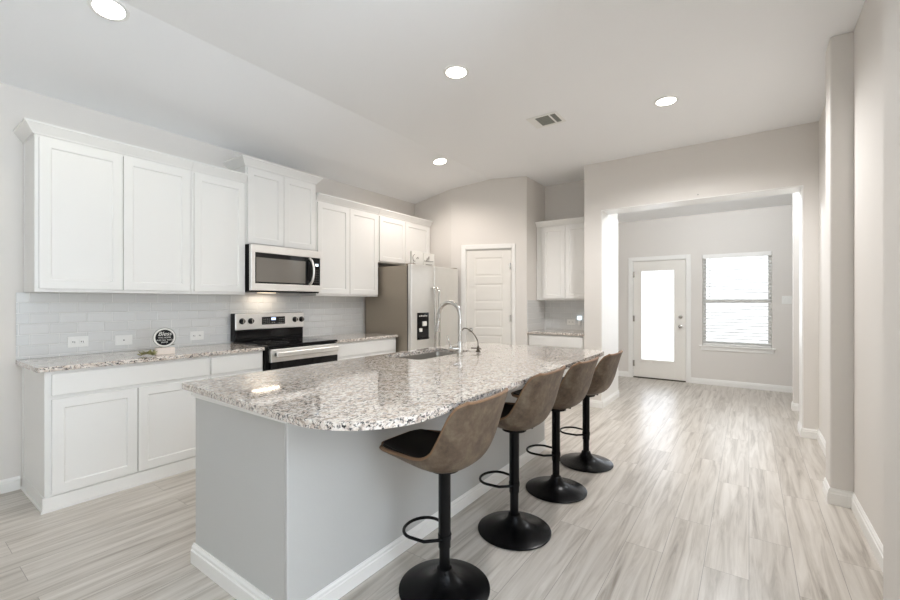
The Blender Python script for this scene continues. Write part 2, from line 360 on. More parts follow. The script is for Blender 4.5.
# baseboards: stepped profile boards along a line; side = outward normal
def board(mb, p, q, h=0.092, t=0.014):
    p = Vector((p[0], p[1], 0)); q = Vector((q[0], q[1], 0)); d = (q - p).normalized(); n_ = Vector((d.y, -d.x, 0))
    prof = [(0, 0), (t, 0), (t, h * 0.68), (t * 0.72, h * 0.72), (t * 0.72, h * 0.86), (t * 0.35, h * 0.95), (t * 0.3, h), (0, h)]
    k = len(prof); v = [p + n_ * a + Vector((0, 0, b)) for a, b in prof] + [q + n_ * a + Vector((0, 0, b)) for a, b in prof]
    mb.add(v, [tuple(range(k)), tuple(range(2 * k - 1, k - 1, -1))] + [(i, (i + 1) % k, (i + 1) % k + k, i + k) for i in range(k)])
def boards(name, segs, **kw):
    mb = MB()
    for p, q in segs: board(mb, p, q, **kw)
    return struct(mb.build(name, M['trim']))
boards('baseboard_left', [((XW, -4.0), (XW, 0.640))])
boards('baseboard_far', [((-1.908, YF), (-1.732, YF)), ((-0.768, YF), (1.7, YF))])
boards('baseboard_breakfast', [((-1.908, 6.13), (-1.908, YF)), ((0.4399, 6.69), (0.4399, 6.556)), ((0.440, 6.57), (1.7, 6.57))])
boards('baseboard_opening', [((-1.707, YO0), (-1.485, YO0)), ((-1.4849, YO0 - 0.014), (-1.4849, 6.13)), ((0.422, YO0), (0.545, YO0)), ((0.4219, YO1), (0.4219, YO0 - 0.014))])
boards('baseboard_right', [((0.545, YO0), (0.545, 3.88)), ((0.432, 3.68), (0.545, 3.68)), ((0.4319, 3.88), (0.4319, 3.666)), ((0.545, 3.68), (0.545, 2.36)), ((0.432, 2.36), (0.432, 1.6))], h=0.105)
boards('baseboard_pantry', [((A.x + math.cos(ANG) * 0.925, A.y + math.sin(ANG) * 0.925), (D.x, D.y))])

# ------------------------------------------------------------------ pantry door
def ldoor(name, loc, rz): return st_empty(name, loc, rz)
pd = st_empty('door_1', (A.x, A.y, 0), ANG)
cs = MB(); cs.box(0.155, 0.217, -0.018, 0.0, 0, 2.135); cs.box(0.883, 0.925, -0.018, 0.0, 0, 2.135); cs.box(0.217, 0.883, -0.018, 0.0, 2.073, 2.135)
cs.box(0.215, 0.228, 0.0, T, 0, 2.075); cs.box(0.868, 0.885, 0.0, T, 0, 2.075); cs.box(0.228, 0.868, 0.0, T, 2.062, 2.075)
cs.build('door_casing', M['trim'], pd, bev=0.003)
sl = MB(); x0, x1 = 0.231, 0.865
rows = [(0.215, 0.487), (0.594, 0.85), (0.957, 1.213), (1.32, 1.576), (1.683, 1.946)]
sl.box(x0, x1, 0.020, 0.050, 0.008, 2.059)
sl.box(x0, 0.352, 0.012, 0.021, 0.008, 2.059); sl.box(0.744, x1, 0.012, 0.021, 0.008, 2.059)
zz = [0.008] + [z for r in rows for z in r] + [2.059]
for i in range(0, len(zz), 2): sl.box(0.352, 0.744, 0.012, 0.021, zz[i], zz[i + 1])
for a, b in rows: sl.box(0.375, 0.721, 0.0145, 0.021, a + 0.024, b - 0.024)
sl.build('door_slab', M['door'], pd, bev=0.003)
for z in (0.28, 1.09, 1.82):
    h = MB(); h.lathe([(0.007, 0), (0.007, 0.09)], 10, (0.866, 0.004, z - 0.045)); h.box(0.845, 0.866, 0.010, 0.0125, z - 0.045, z + 0.045); h.build('hinge', M['chrome'], pd)
kn = MB(); KM = Matrix.Translation((0.292, 0.012, 0.92)) @ Matrix.Rotation(PI / 2, 4, 'X')
kn.lathe([(0.030, 0), (0.030, 0.008), (0.012, 0.014), (0.012, 0.034), (0.026, 0.044), (0.028, 0.056), (0.020, 0.066), (0.001, 0.068)], 20, mtx=KM)
kn.build('door_knob', M['chrome'], pd, smooth=True)

# ------------------------------------------------------------------ glass exterior door
xd = st_empty('door_2', (0, YF, 0))
cs = MB(); cs.box(DX0 - 0.065, DX0 + 0.003, -0.018, 0, 0, 2.10); cs.box(DX1 - 0.003, DX1 + 0.062, -0.018, 0, 0, 2.10); cs.box(DX0 + 0.003, DX1 - 0.003, -0.018, 0, 2.032, 2.10)
cs.box(DX0, DX0 + 0.012, 0, 0.14, 0, 2.035); cs.box(DX1 - 0.012, DX1, 0, 0.14, 0, 2.035); cs.box(DX0 + 0.012, DX1 - 0.012, 0, 0.14, 2.022, 2.035)
cs.build('door_casing', M['trim'], xd, bev=0.003)
B(DX0 + 0.012, DX1 - 0.012, 0.005, 0.14, 0, 0.018).build('threshold', M['darkmetal'], xd)
a0, a1 = DX0 + 0.015, DX1 - 0.015; gx0, gx1, gz0, gz1 = -1.530, -1.006, 0.315, 1.865
sl = MB(); sl.box(a0, gx0, 0.012, 0.056, 0.02, 2.019); sl.box(gx1, a1, 0.012, 0.056, 0.02, 2.019); sl.box(gx0, gx1, 0.012, 0.056, 0.02, gz0); sl.box(gx0, gx1, 0.012, 0.056, gz1, 2.019)
sl.build('door_slab', M['door'], xd, bev=0.002)
lf = MB()
for q in ((gx0 - 0.03, gx0 + 0.012, gz0 - 0.03, gz1 + 0.03), (gx1 - 0.012, gx1 + 0.03, gz0 - 0.03, gz1 + 0.03), (gx0 + 0.012, gx1 - 0.012, gz0 - 0.03, gz0 + 0.012), (gx0 + 0.012, gx1 - 0.012, gz1 - 0.012, gz1 + 0.03)):
    lf.box(q[0], q[1], 0.004, 0.013, q[2], q[3])
lf.build('glass_frame', M['door'], xd, bev=0.004)
B(gx0, gx1, 0.030, 0.036, gz0, gz1).build('glass_pane', M['glass'], xd)
for z, nm in ((1.072, 'deadbolt'), (0.915, 'door_knob')):
    k = MB(); KM = Matrix.Translation((-0.921, 0.012, z)) @ Matrix.Rotation(PI / 2, 4, 'X')
    if nm == 'deadbolt': k.lathe([(0.031, 0), (0.031, 0.010), (0.026, 0.016), (0.001, 0.017)], 20, mtx=KM)
    else: k.lathe([(0.031, 0), (0.031, 0.008), (0.012, 0.014), (0.012, 0.034), (0.026, 0.044), (0.028, 0.056), (0.020, 0.066), (0.001, 0.068)], 20, mtx=KM)
    ko = k.build(nm, M['chrome'], xd, smooth=True)
    if nm == 'deadbolt': MB().box(-0.926, -0.916, -0.02, -0.004, z - 0.014, z + 0.014).build('thumb_turn', M['chrome'], ko)
for z in (0.25, 1.03, 1.80):
    h = MB(); h.lathe([(0.008, 0), (0.008, 0.10)], 10, (DX0 + 0.012, 0.002, z - 0.05)); h.box(DX0 + 0.012, DX0 + 0.036, 0.009, 0.0125, z - 0.05, z + 0.05); h.build('hinge', M['chrome'], xd)

# ------------------------------------------------------------------ breakfast window, sill and blind
wn = st_empty('window_1', (0, YF, 0))
fr = MB()
for q in ((WX0, WX0 + 0.045, WZ0, WZ1), (WX1 - 0.045, WX1, WZ0, WZ1), (WX0 + 0.045, WX1 - 0.045, WZ0, WZ0 + 0.05), (WX0 + 0.045, WX1 - 0.045, WZ1 - 0.045, WZ1), (WX0 + 0.045, WX1 - 0.045, 1.305, 1.365)):
    fr.box(q[0], q[1], 0.085, 0.125, q[2], q[3])
fr.build('window_frame', M['trim'], wn, bev=0.003)
B(WX0 + 0.045, WX1 - 0.045, 0.103, 0.108, WZ0 + 0.05, 1.305).build('pane', M['glass'], wn)
B(WX0 + 0.045, WX1 - 0.045, 0.103, 0.108, 1.365, WZ1 - 0.045).build('pane', M['glass'], wn)
si = MB(); si.box(WX0 - 0.045, WX1 + 0.045, -0.035, 0.0, WZ0 - 0.022, WZ0); si.box(WX0, WX1, 0.0, 0.085, WZ0 - 0.005, WZ0 + 0.002); si.build('window_sill', M['trim'], wn, bev=0.004)
B(WX0 - 0.02, WX1 + 0.02, -0.014, 0, WZ0 - 0.082, WZ0 - 0.022).build('sill_apron', M['trim'], wn, bev=0.003)
bl = thing('window_blind', 'white horizontal slat blind lowered in the bright breakfast-room window', 'blind', (0, YF, WZ0))
B(WX0 + 0.004, WX1 - 0.004, -0.012, 0.055, 1.385, 1.449).build('head_rail', M['trim'], bl, bev=0.004)
sm = MB(); ns = 26
for i in range(ns):
    z = 0.060 + i * 0.0515
    mt = Matrix.Translation((0, 0.035, z)) @ Matrix.Rotation(math.radians(14), 4, 'X')
    sm.box(WX0 + 0.010, WX1 - 0.010, -0.024, 0.024, -0.0014, 0.0014, mt)
sm.build('slats', M['blind'], bl)
B(WX0 + 0.008, WX1 - 0.008, 0.010, 0.060, 0.008, 0.030).build('bottom_rail', M['trim'], bl, bev=0.003)
cd_ = MB()
for x in (WX0 + 0.12, (WX0 + WX1) / 2, WX1 - 0.12): cd_.tube([(x, 0.008, 0.03), (x, 0.008, 1.385)], 0.0012, 6)
cd_.build('ladder_cord', M['trim'], bl)
wd = MB(); wd.tube([(WX0 + 0.105, -0.016, 1.39), (WX0 + 0.103, -0.016, 0.66)], 0.0042, 8); wd.build('tilt_wand', M['plate'], bl, smooth=True)

# ------------------------------------------------------------------ cabinets
def crown(mb, w_, z0, depth, left=False, right=False):
    prof = [(0.0, 0.0), (0.010, 0.0), (0.014, 0.010), (0.050, 0.060), (0.056, 0.062), (0.056, 0.075), (0.0, 0.075)]
    path = []
    if left: path.append(((0, depth), (-1, 0)))
    path.append(((0, 0), (-1 if left else 0, -1)))
    path.append(((w_, 0), (1 if right else 0, -1)))
    if right: path.append(((w_, depth), (1, 0)))
    k = len(prof); v = []
    for (px, py), (nx, ny) in path:
        for o_, z in prof: v.append((px + nx * o_, py + ny * o_, z0 + z))
    f = []
    for i in range(len(path) - 1):
        for j in range(k): f.append((i * k + j, i * k + (j + 1) % k, (i + 1) * k + (j + 1) % k, (i + 1) * k + j))
    f += [tuple(range(k)), tuple(range(len(v) - 1, len(v) - 1 - k, -1))]
    mb.add(v, f)
def upper(label, Y, w_, z0, z1, doors, dz0, dz1, X=-3.891, left=False, right=False, rz=PI / 2, loc=None, depth=0.300, side=None):
    t = thing('wall_cabinet', label, 'cabinet', loc or (X, Y, z0), rz, 'white wall cabinets')
    B(0, w_, 0, depth, 0, z1 - z0).build('carcass', M['cab'], t, bev=0.002)
    for a, b in doors: MB().shaker(a, b, dz0 - z0, dz1 - z0).build('door', M['cab'], t, bev=0.0015)
    m = MB(); crown(m, w_, z1 - z0, depth, left, right); m.build('crown_moulding', M['cab'], t)
    if side:
        B(-0.004, 0.0, depth - 0.02, depth, 0, z1 - z0).build('scribe_strip', M['cab'], t)
    return t
G = 0.0015
upper('wide two-door white wall cabinet at the left end of the run, farthest left', 0.662, 0.968 - G, 1.388, 2.447, [(0.020, 0.480), (0.486, 0.950)], 1.412, 2.430, left=True, side=True)
upper('narrow one-door white wall cabinet between the wide left one and the microwave', 1.630, 0.472 - G, 1.388, 2.447, [(0.018, 0.460)], 1.412, 2.430)
upper('raised two-door white wall cabinet directly above the steel microwave', 2.104, 0.792 - G, 1.872, 2.618, [(0.015, 0.390), (0.396, 0.778)], 1.884, 2.600, left=True, right=True)
upper('tall two-door white wall cabinet between the microwave and the refrigerator', 2.898, 0.950 - G, 1.388, 2.447, [(0.014, 0.467), (0.473, 0.932)], 1.412, 2.430)
upper('short two-door white wall cabinet over the refrigerator', 3.850, 1.080, 1.832, 2.447, [(0.016, 0.506), (0.512, 1.040)], 1.850, 2.430)
upper('two-door white wall cabinet inside the alcove beside the opening', 0, 0.786, 1.345, 2.390, [(0.090, 0.425), (0.431, 0.770)], 1.368, 2.372, rz=0, loc=(-2.496, 5.648, 1.345), depth=0.296)

def base(label, w_, depth, loc, rz, drawers, doors, left=False):
    t = thing('base_cabinet', label, 'cabinet', loc, rz, 'white base cabinets')
    B(0, w_, 0, depth, 0, 0.883).build('carcass', M['cab'], t, bev=0.002)
    for a, b in drawers: B(a, b, -0.02, 0, 0.727, 0.863).build('drawer_front', M['cab'], t, bev=0.003)
    for a, b in doors: MB().shaker(a, b, 0.104, 0.703).build('door', M['cab'], t, bev=0.0015)
    m = MB(); m.box(-0.012 if left else 0, w_, -0.012, 0, 0, 0.092); m.box(-0.020 if left else 0, w_, -0.020, -0.012, 0, 0.016)
    if left: m.box(-0.004, 0, 0, depth, 0, 0.092); m.box(-0.014, -0.004, -0.012, depth, 0, 0.016)
    m.build('toe_board', M['cab'], t, bev=0.002)
    if left: B(-0.006, 0, depth - 0.03, depth, 0.016, 0.883).build('scribe_strip', M['cab'], t)
    return t
base('wide white base cabinet with one long drawer above two doors, left end of counter', 0.977 - G, 0.606, (-3.586, 0.655, 0), PI / 2, [(0.032, 0.970)], [(0.032, 0.484), (0.490, 0.952)], left=True)
base('narrow white base cabinet with one drawer just left of the range', 0.470 - G, 0.606, (-3.586, 1.632, 0), PI / 2, [(0.014, 0.452)], [(0.014, 0.452)])
base('white base cabinet between the range and the refrigerator', 0.955, 0.606, (-3.586, 2.900, 0), PI / 2, [(0.022, 0.936)], [(0.022, 0.476), (0.482, 0.936)])
base('white base cabinet under the granite in the alcove', 0.786, 0.570, (-2.496, 5.372, 0), 0, [(0.024, 0.762)], [(0.024, 0.390), (0.396, 0.762)])

# ------------------------------------------------------------------ countertops and splash tiles
def slab(name, outer, hole, z0, z1, m, label, cat, bev=0.003):
    bm = bmesh.new()
    def loop(pts):
        vs_ = [bm.verts.new((p[0], p[1], z0)) for p in pts]; return [bm.edges.new((vs_[i], vs_[(i + 1) % len(vs_)])) for i in range(len(vs_))]
    es = loop(outer)
    if hole: es += loop(hole)
    bmesh.ops.triangle_fill(bm, use_beauty=True, use_dissolve=False, edges=es)
    bmesh.ops.dissolve_limit(bm, angle_limit=0.01, verts=bm.verts, edges=bm.edges) if not hole else None
    r = bmesh.ops.extrude_face_region(bm, geom=bm.faces[:])
    bmesh.ops.translate(bm, vec=(0, 0, z1 - z0), verts=[g for g in r['geom'] if isinstance(g, bmesh.types.BMVert)])
    bmesh.ops.recalc_face_normals(bm, faces=bm.faces)
    me = bpy.data.meshes.new(name); bm.to_mesh(me); bm.free(); me.materials.append(m)
    o = bpy.data.objects.new(name, me); COL.objects.link(o)
    md = o.modifiers.new('bevel', 'BEVEL'); md.width = bev; md.segments = 2; md.limit_method = 'ANGLE'; md.angle_limit = math.radians(50)
    return tag(o, label, cat)
CX = -3.552
slab('countertop', [(XW + 0.001, 0.618), (CX - 0.02, 0.618)] + arc(CX - 0.02, 0.638, 0.02, -PI / 2, 0, 5) + [(CX, 2.100), (XW + 0.001, 2.100)], None, 0.884, 0.914, M['granite'], 'speckled granite countertop left of the range, carrying the round black sign', 'countertop')
slab('countertop', [(XW + 0.001, 2.902), (CX, 2.902), (CX, 3.868), (XW + 0.001, 3.868)], None, 0.884, 0.914, M['granite'], 'short speckled granite countertop between the range and the refrigerator', 'countertop')
slab('countertop', [(-2.499, 5.338), (-1.709, 5.338), (-1.709, 5.949), (-2.499, 5.949)], None, 0.884, 0.914, M['granite'], 'small speckled granite countertop inside the alcove', 'countertop')
IX0, IX1, IY0, IY1 = -2.320, -0.963, 0.885, 3.60
hole = [(-2.245, 2.265), (-1.875, 2.265), (-1.875, 2.945), (-2.245, 2.945)]
def rr(x0, x1, y0, y1, r, n=5): return arc(x1 - r, y0 + r, r, -PI / 2, 0, n) + arc(x1 - r, y1 - r, r, 0, PI / 2, n) + arc(x0 + r, y1 - r, r, PI / 2, PI, n) + arc(x0 + r, y0 + r, r, PI, 1.5 * PI, n)
HOLE = rr(-2.245, -1.875, 2.265, 2.945, 0.03)
slab('countertop', [(IX0, 0.928)] + arc(IX1 - 0.335, IY0 + 0.335, 0.335, -PI / 2 - 0.02, 0, 16) + arc(IX1 - 0.10, IY1 - 0.10, 0.10, 0, PI / 2, 6) + [(IX0, IY1)], HOLE, 0.884, 0.914, M['granite'], 'long speckled granite island countertop with one rounded corner and a sink cut-out', 'countertop')
tag(B(XW + 0.0005, XW + 0.010, 0.620, 2.100, 0.9145, 1.387).build('tile_backsplash', M['tileY'], bev=0.002), 'white subway tile splash above the left countertop, left of the range', 'backsplash')
tag(B(XW + 0.0005, XW + 0.010, 2.1005, 3.868, 0.9145, 1.387).build('tile_backsplash', M['tileY']), 'white subway tile splash behind the range and right countertop', 'backsplash')
tb = MB(); tb.box(-2.4995, -1.7085, 5.9400, 5.9495, 0.9145, 1.3445); tb.box(-2.4995, -2.490, 5.34, 5.94, 0.9145, 1.3445)
tag(tb.build('tile_backsplash', M['tileX']), 'white subway tile splash wrapping the back and left side of the alcove', 'backsplash')

# ------------------------------------------------------------------ island body
BX0, BX1, BY0, BY1 = -2.285, -1.495, 0.978, 3.56
isl = thing('kitchen_island', 'white panelled kitchen island body under the long granite countertop', 'island', (0, 0, 0))
B(BX0, BX1 - 0.02, BY0, BY0 + 0.02, 0, 0.884).build('end_panel', M['panel'], isl)
B(BX1 - 0.02, BX1, BY0, BY1, 0, 0.884).build('seating_side_panel', M['panel'], isl, bev=0.004)
B(BX0, BX1 - 0.02, BY1 - 0.02, BY1, 0, 0.884).build('end_panel', M['panel'], isl)
B(BX0, BX0 + 0.02, BY0 + 0.02, BY1 - 0.02, 0.0, 0.884).build('face_frame', M['cab'], isl)
nd = 5; dw = (BY1 - BY0 - 0.04) / nd
for i in range(nd):
    y0 = BY0 + 0.02 + i * dw
    dm = MB().shaker(0.004, dw - 0.004, 0.104, 0.703); dm.v = [(BX0 + y, y0 + dw - x, z) for x, y, z in dm.v]
    dm.build('door', M['cab'], isl)
    B(BX0 - 0.02, BX0, y0 + 0.004, y0 + dw - 0.004, 0.727, 0.863).build('drawer_front', M['cab'], isl, bev=0.002)
bb = MB()
board(bb, (BX0 - 0.014, BY0), (BX1, BY0), h=0.095, t=0.018); board(bb, (BX1 + 0.0001, BY0 - 0.018), (BX1, BY1), h=0.085, t=0.013); 
bb.build('baseboard', M['trim'], isl)
tm = MB(); tm.box(BX0, BX1, BY0 - 0.008, BY0, 0.836, 0.884); tm.box(BX0 - 0.01, BX1, BY0 - 0.020, BY0 - 0.008, 0.850, 0.884); tm.build('top_trim', M['trim'], isl, bev=0.004)

# ------------------------------------------------------------------ sink and taps
sk = thing('kitchen_sink', 'undermount stainless steel sink set in the island countertop', 'sink', (-2.06, 2.605, 0.66))
def bowl():
    x0, x1, y0, y1 = -0.183, 0.183, -0.338, 0.338; zt, zb, th = 0.2235, 0.0, 0.004
    m = MB(); o = rr(x0 - 0.012, x1 + 0.012, y0 - 0.012, y1 + 0.012, 0.035); i = rr(x0, x1, y0, y1, 0.035); b_ = rr(x0 + 0.012, x1 - 0.012, y0 + 0.012, y1 - 0.012, 0.05)
    k = len(o); v = [(p[0], p[1], zt) for p in o] + [(p[0], p[1], zt) for p in i] + [(p[0], p[1], zb + th) for p in b_] + [(p[0], p[1], zb) for p in o] ; f = []
    for j in range(k):
        j2 = (j + 1) % k; f += [(j, j2, k + j2, k + j), (k + j, k + j2, 2 * k + j2, 2 * k + j), (j, j2, 3 * k + j2, 3 * k + j)]
    f += [tuple(range(2 * k, 3 * k)), tuple(range(3 * k, 4 * k))]
    return m.add(v, f)
bowl().build('basin', M['sinksteel'], sk, smooth=True)
MB().lathe([(0.045, 0.004), (0.045, 0.007), (0.030, 0.0075), (0.028, 0.0055), (0.001, 0.0055)], 24).build('drain', M['chrome'], sk, smooth=True)
fa = thing('kitchen_faucet', 'tall brushed nickel gooseneck faucet with side lever behind the sink', 'faucet', (-1.768, 2.604, 0.9142))
bo = MB(); bo.lathe([(0.030, 0), (0.030, 0.006), (0.024, 0.012), (0.0225, 0.10), (0.018, 0.108)], 24); bo.build('body', M['chrome'], fa, smooth=True)
nk = MB(); R_ = 0.098; zc_ = 0.305
pts = [(0, 0, 0.10), (0, 0, 0.2), (0, 0, zc_ - 0.03)] + [(-R_ + R_ * math.cos(a), 0, zc_ + R_ * math.sin(a)) for a in [PI * 1.02 * i / 18 for i in range(19)]] + [(-2 * R_ - 0.006, 0, zc_ - 0.05)]
nk.tube(pts, 0.0158, 16); nk.build('gooseneck', M['chrome'], fa, smooth=True)
hd = MB(); hd.tube([(-2 * R_ - 0.005, 0, zc_ - 0.045), (-2 * R_ - 0.009, 0, zc_ - 0.07), (-2 * R_ - 0.018, 0, zc_ - 0.13)], 0.018, 16, radii=[0.016, 0.0185, 0.020]); hd.build('spray_head', M['chrome'], fa, smooth=True)
hl = MB(); hl.tube([(0, 0, 0.055), (-0.030, -0.034, 0.057), (-0.040, -0.046, 0.058)], 0.018, 14); hl.lathe([(0.001, -0.020), (0.014, -0.016), (0.021, 0), (0.014, 0.016), (0.001, 0.020)], 16, (-0.044, -0.050, 0.058))
hlo = hl.build('handle_hub', M['chrome'], fa, smooth=True)
MB().tube([(-0.048, -0.055, 0.07), (-0.060, -0.066, 0.12), (-0.066, -0.070, 0.155)], 0.006, 10).build('lever', M['chrome'], hlo, smooth=True)
tp = thing('filter_tap', 'small slim dark gooseneck tap beside the tall nickel faucet', 'faucet', (-1.800, 2.915, 0.9142))
m = MB(); m.lathe([(0.020, 0), (0.020, 0.006), (0.012, 0.012), (0.011, 0.040), (0.006, 0.046)], 18); m.build('body', M['darkmetal'], tp, smooth=True)
m = MB(); m.tube(cr([(0, 0, 0.04), (-0.004, -0.003, 0.09), (-0.030, -0.014, 0.140), (-0.070, -0.030, 0.180), (-0.105, -0.048, 0.190), (-0.120, -0.055, 0.172)], 6), 0.0042, 10); m.build('spout', M['darkmetal'], tp, smooth=True)
m = MB(); m.tube([(0, 0, 0.028), (-0.045, -0.036, 0.030)], 0.005, 8); m.tube([(0, 0, 0.028), (0.022, 0.012, 0.022)], 0.005, 8); m.build('lever', M['darkmetal'], tp, smooth=True)

# ------------------------------------------------------------------ range
rg = thing('electric_range', 'stainless electric range with black glass cooktop and rear control panel', 'range', (XW + 0.012, 2.106, 0), PI / 2)
# local: x along Y world 0..0.788, y = -(X - (XW+0.012)); front is -y
W_ = 0.788; FD = 0.650
B(0.002, W_ - 0.002, -FD + 0.02, -0.01, 0.02, 0.902).build('body', M['blackplastic'], rg, bev=0.003)
ct = MB(); ct.box(0, W_, -FD - 0.015, -0.06, 0.903, 0.926); ct.build('cooktop', M['blackglass'], rg, bev=0.005)
for bx, by, r in ((0.22, -0.47, 0.105), (0.57, -0.47, 0.085), (0.22, -0.20, 0.08), (0.57, -0.20, 0.105)):
    MB().lathe([(r, 0), (r, 0.0006), (r - 0.004, 0.0006), (r - 0.004, 0)], 40, (bx, by, 0.9262), caps=False).build('burner_ring', M['slot'], rg)
bgd = MB(); bgd.box(0.004, W_ - 0.004, -0.075, 0, 0.926, 1.205); bgo = bgd.build('backguard', M['blackplastic'], rg, bev=0.006)
B(0.008, W_ - 0.006, -0.090, -0.0755, 1.040, 1.203).build('control_panel', M['steel'], rg, bev=0.006)
B(0.020, W_ - 0.02, -0.079, -0.0755, 0.95, 1.03).build('vent_panel', M['blackglass'], rg, bev=0.002)
for bx in (0.075, 0.165, 0.668, 0.750):
    km = Matrix.Translation((bx, -0.0905, 1.128)) @ Matrix.Rotation(PI / 2, 4, 'X')
    k = MB().lathe([(0.030, 0), (0.030, 0.004), (0.024, 0.006), (0.021, 0.026), (0.001, 0.027)], 20, mtx=km); ko = k.build('knob', M['blackplastic'], rg, smooth=True)
    B(bx - 0.004, bx + 0.004, -0.124, -0.117, 1.106, 1.150).build('pointer', M['chrome'], ko)
dp = B(0.282, 0.545, -0.093, -0.0905, 1.086, 1.166).build('display_panel', M['blackglass'], rg)
B(0.385, 0.435, -0.0945, -0.0932, 1.130, 1.156).build('clock_display', M['lcd'], dp)
for i in range(4):
    for j in range(3): B(0.298 + i * 0.020, 0.308 + i * 0.020, -0.0942, -0.0931, 1.098 + j * 0.020, 1.104 + j * 0.020).build('button', M['ventgrey'], dp)
for i in range(3):
    for j in range(3): B(0.478 + i * 0.020, 0.488 + i * 0.020, -0.0942, -0.0931, 1.098 + j * 0.020, 1.104 + j * 0.020).build('button', M['ventgrey'], dp)
for i in range(2): B(0.392 + i * 0.022, 0.404 + i * 0.022, -0.0942, -0.0931, 1.100, 1.108).build('button', M['ventgrey'], dp)
B(0.030, W_ - 0.004, -FD - 0.022, -FD + 0.019, 0.770, 0.888).build('door_top_band', M['steel'], rg, bev=0.004)
B(0.030, W_ - 0.004, -FD - 0.020, -FD + 0.019, 0.215, 0.769).build('oven_door_glass', M['blackglass'], rg, bev=0.003)
hb = MB(); hb.box(0.062, W_ - 0.030, -FD - 0.075, -FD - 0.052, 0.815, 0.865); hbo = hb.build('oven_handle', M['steel'], rg, bev=0.008, seg=3)
for x in (0.075, W_ - 0.06): B(x, x + 0.022, -FD - 0.053, -FD - 0.022, 0.825, 0.855).build('handle_post', M['blackplastic'], hbo)
B(0.012, W_ - 0.004, -FD - 0.018, -FD + 0.019, 0.05, 0.205).build('storage_drawer', M['steel'], rg, bev=0.003)

# ------------------------------------------------------------------ microwave
mw = thing('microwave', 'stainless over-the-range microwave with a curved handle', 'microwave', (-3.83, 2.106, 1.418), PI / 2)
H_ = 0.452
B(0, W_, 0, 0.354, 0.004, H_ - 0.002).build('body', M['blackplastic'], mw, bev=0.003)
fr = MB(); fr.box(0, W_, -0.040, -0.0005, H_ - 0.078, H_ - 0.003); fr.box(0, W_, -0.040, -0.0005, 0.012, 0.080); fr.box(0, 0.040, -0.040, -0.0005, 0.080, H_ - 0.078); fr.box(W_ - 0.014, W_, -0.040, -0.0005, 0.080, H_ - 0.078); fr.build('door_frame', M['steel'], mw, bev=0.003)
B(0.041, 0.684, -0.036, -0.001, 0.081, H_ - 0.079).build('door_glass', M['blackglass'], mw)
B(0.050, 0.590, -0.0375, -0.0362, 0.096, H_ - 0.124).build('door_window', M['ovenwin'], mw)
cp = B(0.686, W_ - 0.015, -0.037, -0.001, 0.081, H_ - 0.079).build('control_panel', M['blackglass'], mw)
B(0.712, 0.752, -0.0382, -0.0372, 0.285, 0.312).build('clock_display', M['glow'], cp)
for i in range(3):
    for j in range(6): B(0.700 + i * 0.022, 0.712 + i * 0.022, -0.0378, -0.0371, 0.105 + j * 0.026, 0.115 + j * 0.026).build('button', M['slot'], cp)
hp = [(0.640, -0.040, 0.085), (0.645, -0.072, 0.115), (0.652, -0.088, 0.17), (0.654, -0.092, 0.226), (0.652, -0.088, 0.28), (0.645, -0.072, 0.335), (0.640, -0.040, 0.362)]
m = MB(); m.tube([p for p in cr(hp, 5)], 0.013, 12); m.build('handle', M['steel'], mw, smooth=True)
B(0.03, W_ - 0.03, -0.035, 0.30, -0.002, 0.0035).build('vent_grille', M['blackplastic'], mw)
ml = B(0.24, 0.40, 0.20, 0.28, -0.006, -0.0025).build('cooktop_lamp_lens', M['hoodlens'], mw)
area('cooktop_lamp', (-4.06, 2.42, 1.408), (0, 0, 0), 0.06, 0.3, 0.7, (1.0, 0.84, 0.66))

# ------------------------------------------------------------------ refrigerator
rf = thing('refrigerator', 'stainless side-by-side refrigerator with a black water dispenser', 'refrigerator', (-4.17, 3.890, 0), PI / 2)
FW = 1.040; FB = 0.735
B(0, FW, -FB, 0, 0.03, 1.775).build('body', M['steelside'], rf, bev=0.006)
SP = 0.470
ld = B(0.004, SP - 0.004, -FB - 0.068, -FB - 0.008, 0.075, 1.790).build('door', M['steel'], rf, bev=0.014, seg=3); rd = B(SP + 0.004, FW - 0.004, -FB - 0.068, -FB - 0.008, 0.075, 1.790).build('door', M['steel'], rf, bev=0.014, seg=3)
B(0.01, FW - 0.01, -FB - 0.0085, -FB + 0.001, 0.08, 1.77).build('door_gasket', M['blackplastic'], rf)
B(0.01, FW - 0.01, -FB - 0.03, -FB - 0.0005, 0.0, 0.066).build('toe_grille', M['blackplastic'], rf)
for dxx, dr in ((SP - 0.045, ld), (SP + 0.042, rd)):
    m = MB(); m.tube(cr([(dxx, -FB - 0.068, 0.52), (dxx, -FB - 0.108, 0.56), (dxx, -FB - 0.118, 0.75), (dxx, -FB - 0.122, 1.02), (dxx, -FB - 0.118, 1.30), (dxx, -FB - 0.108, 1.47), (dxx, -FB - 0.068, 1.51)], 5), 0.014, 12); m.build('handle', M['chrome'], dr, smooth=True)
ds = MB(); dx0, dx1, dz0, dz1 = 0.118, 0.345, 0.845, 1.185
ds.box(dx0, dx1, -FB - 0.074, -FB - 0.0675, dz0, dz1); dso = ds.build('water_dispenser', M['blackglass'], ld, bev=0.003)
m = MB()
for i in range(5): m.box(dx0 + 0.035 + i * 0.034, dx0 + 0.056 + i * 0.034, -FB - 0.0752, -FB - 0.0742, 1.135, 1.150 + (i % 2) * 0.006)
m.build('control_icons', M['signwhite'], dso)
m = MB(); m.box(dx0 + 0.09, dx0 + 0.165, -FB - 0.092, -FB - 0.0745, 1.015, 1.075); m.box(dx0 + 0.03, dx0 + 0.085, -FB - 0.086, -FB - 0.0745, 0.945, 0.990); m.build('paddle', M['signwhite'], dso, bev=0.004)
B(dx0 + 0.02, dx1 - 0.02, -FB - 0.10, -FB - 0.0745, 0.855, 0.870).build('drip_tray', M['blackplastic'], dso, bev=0.003)
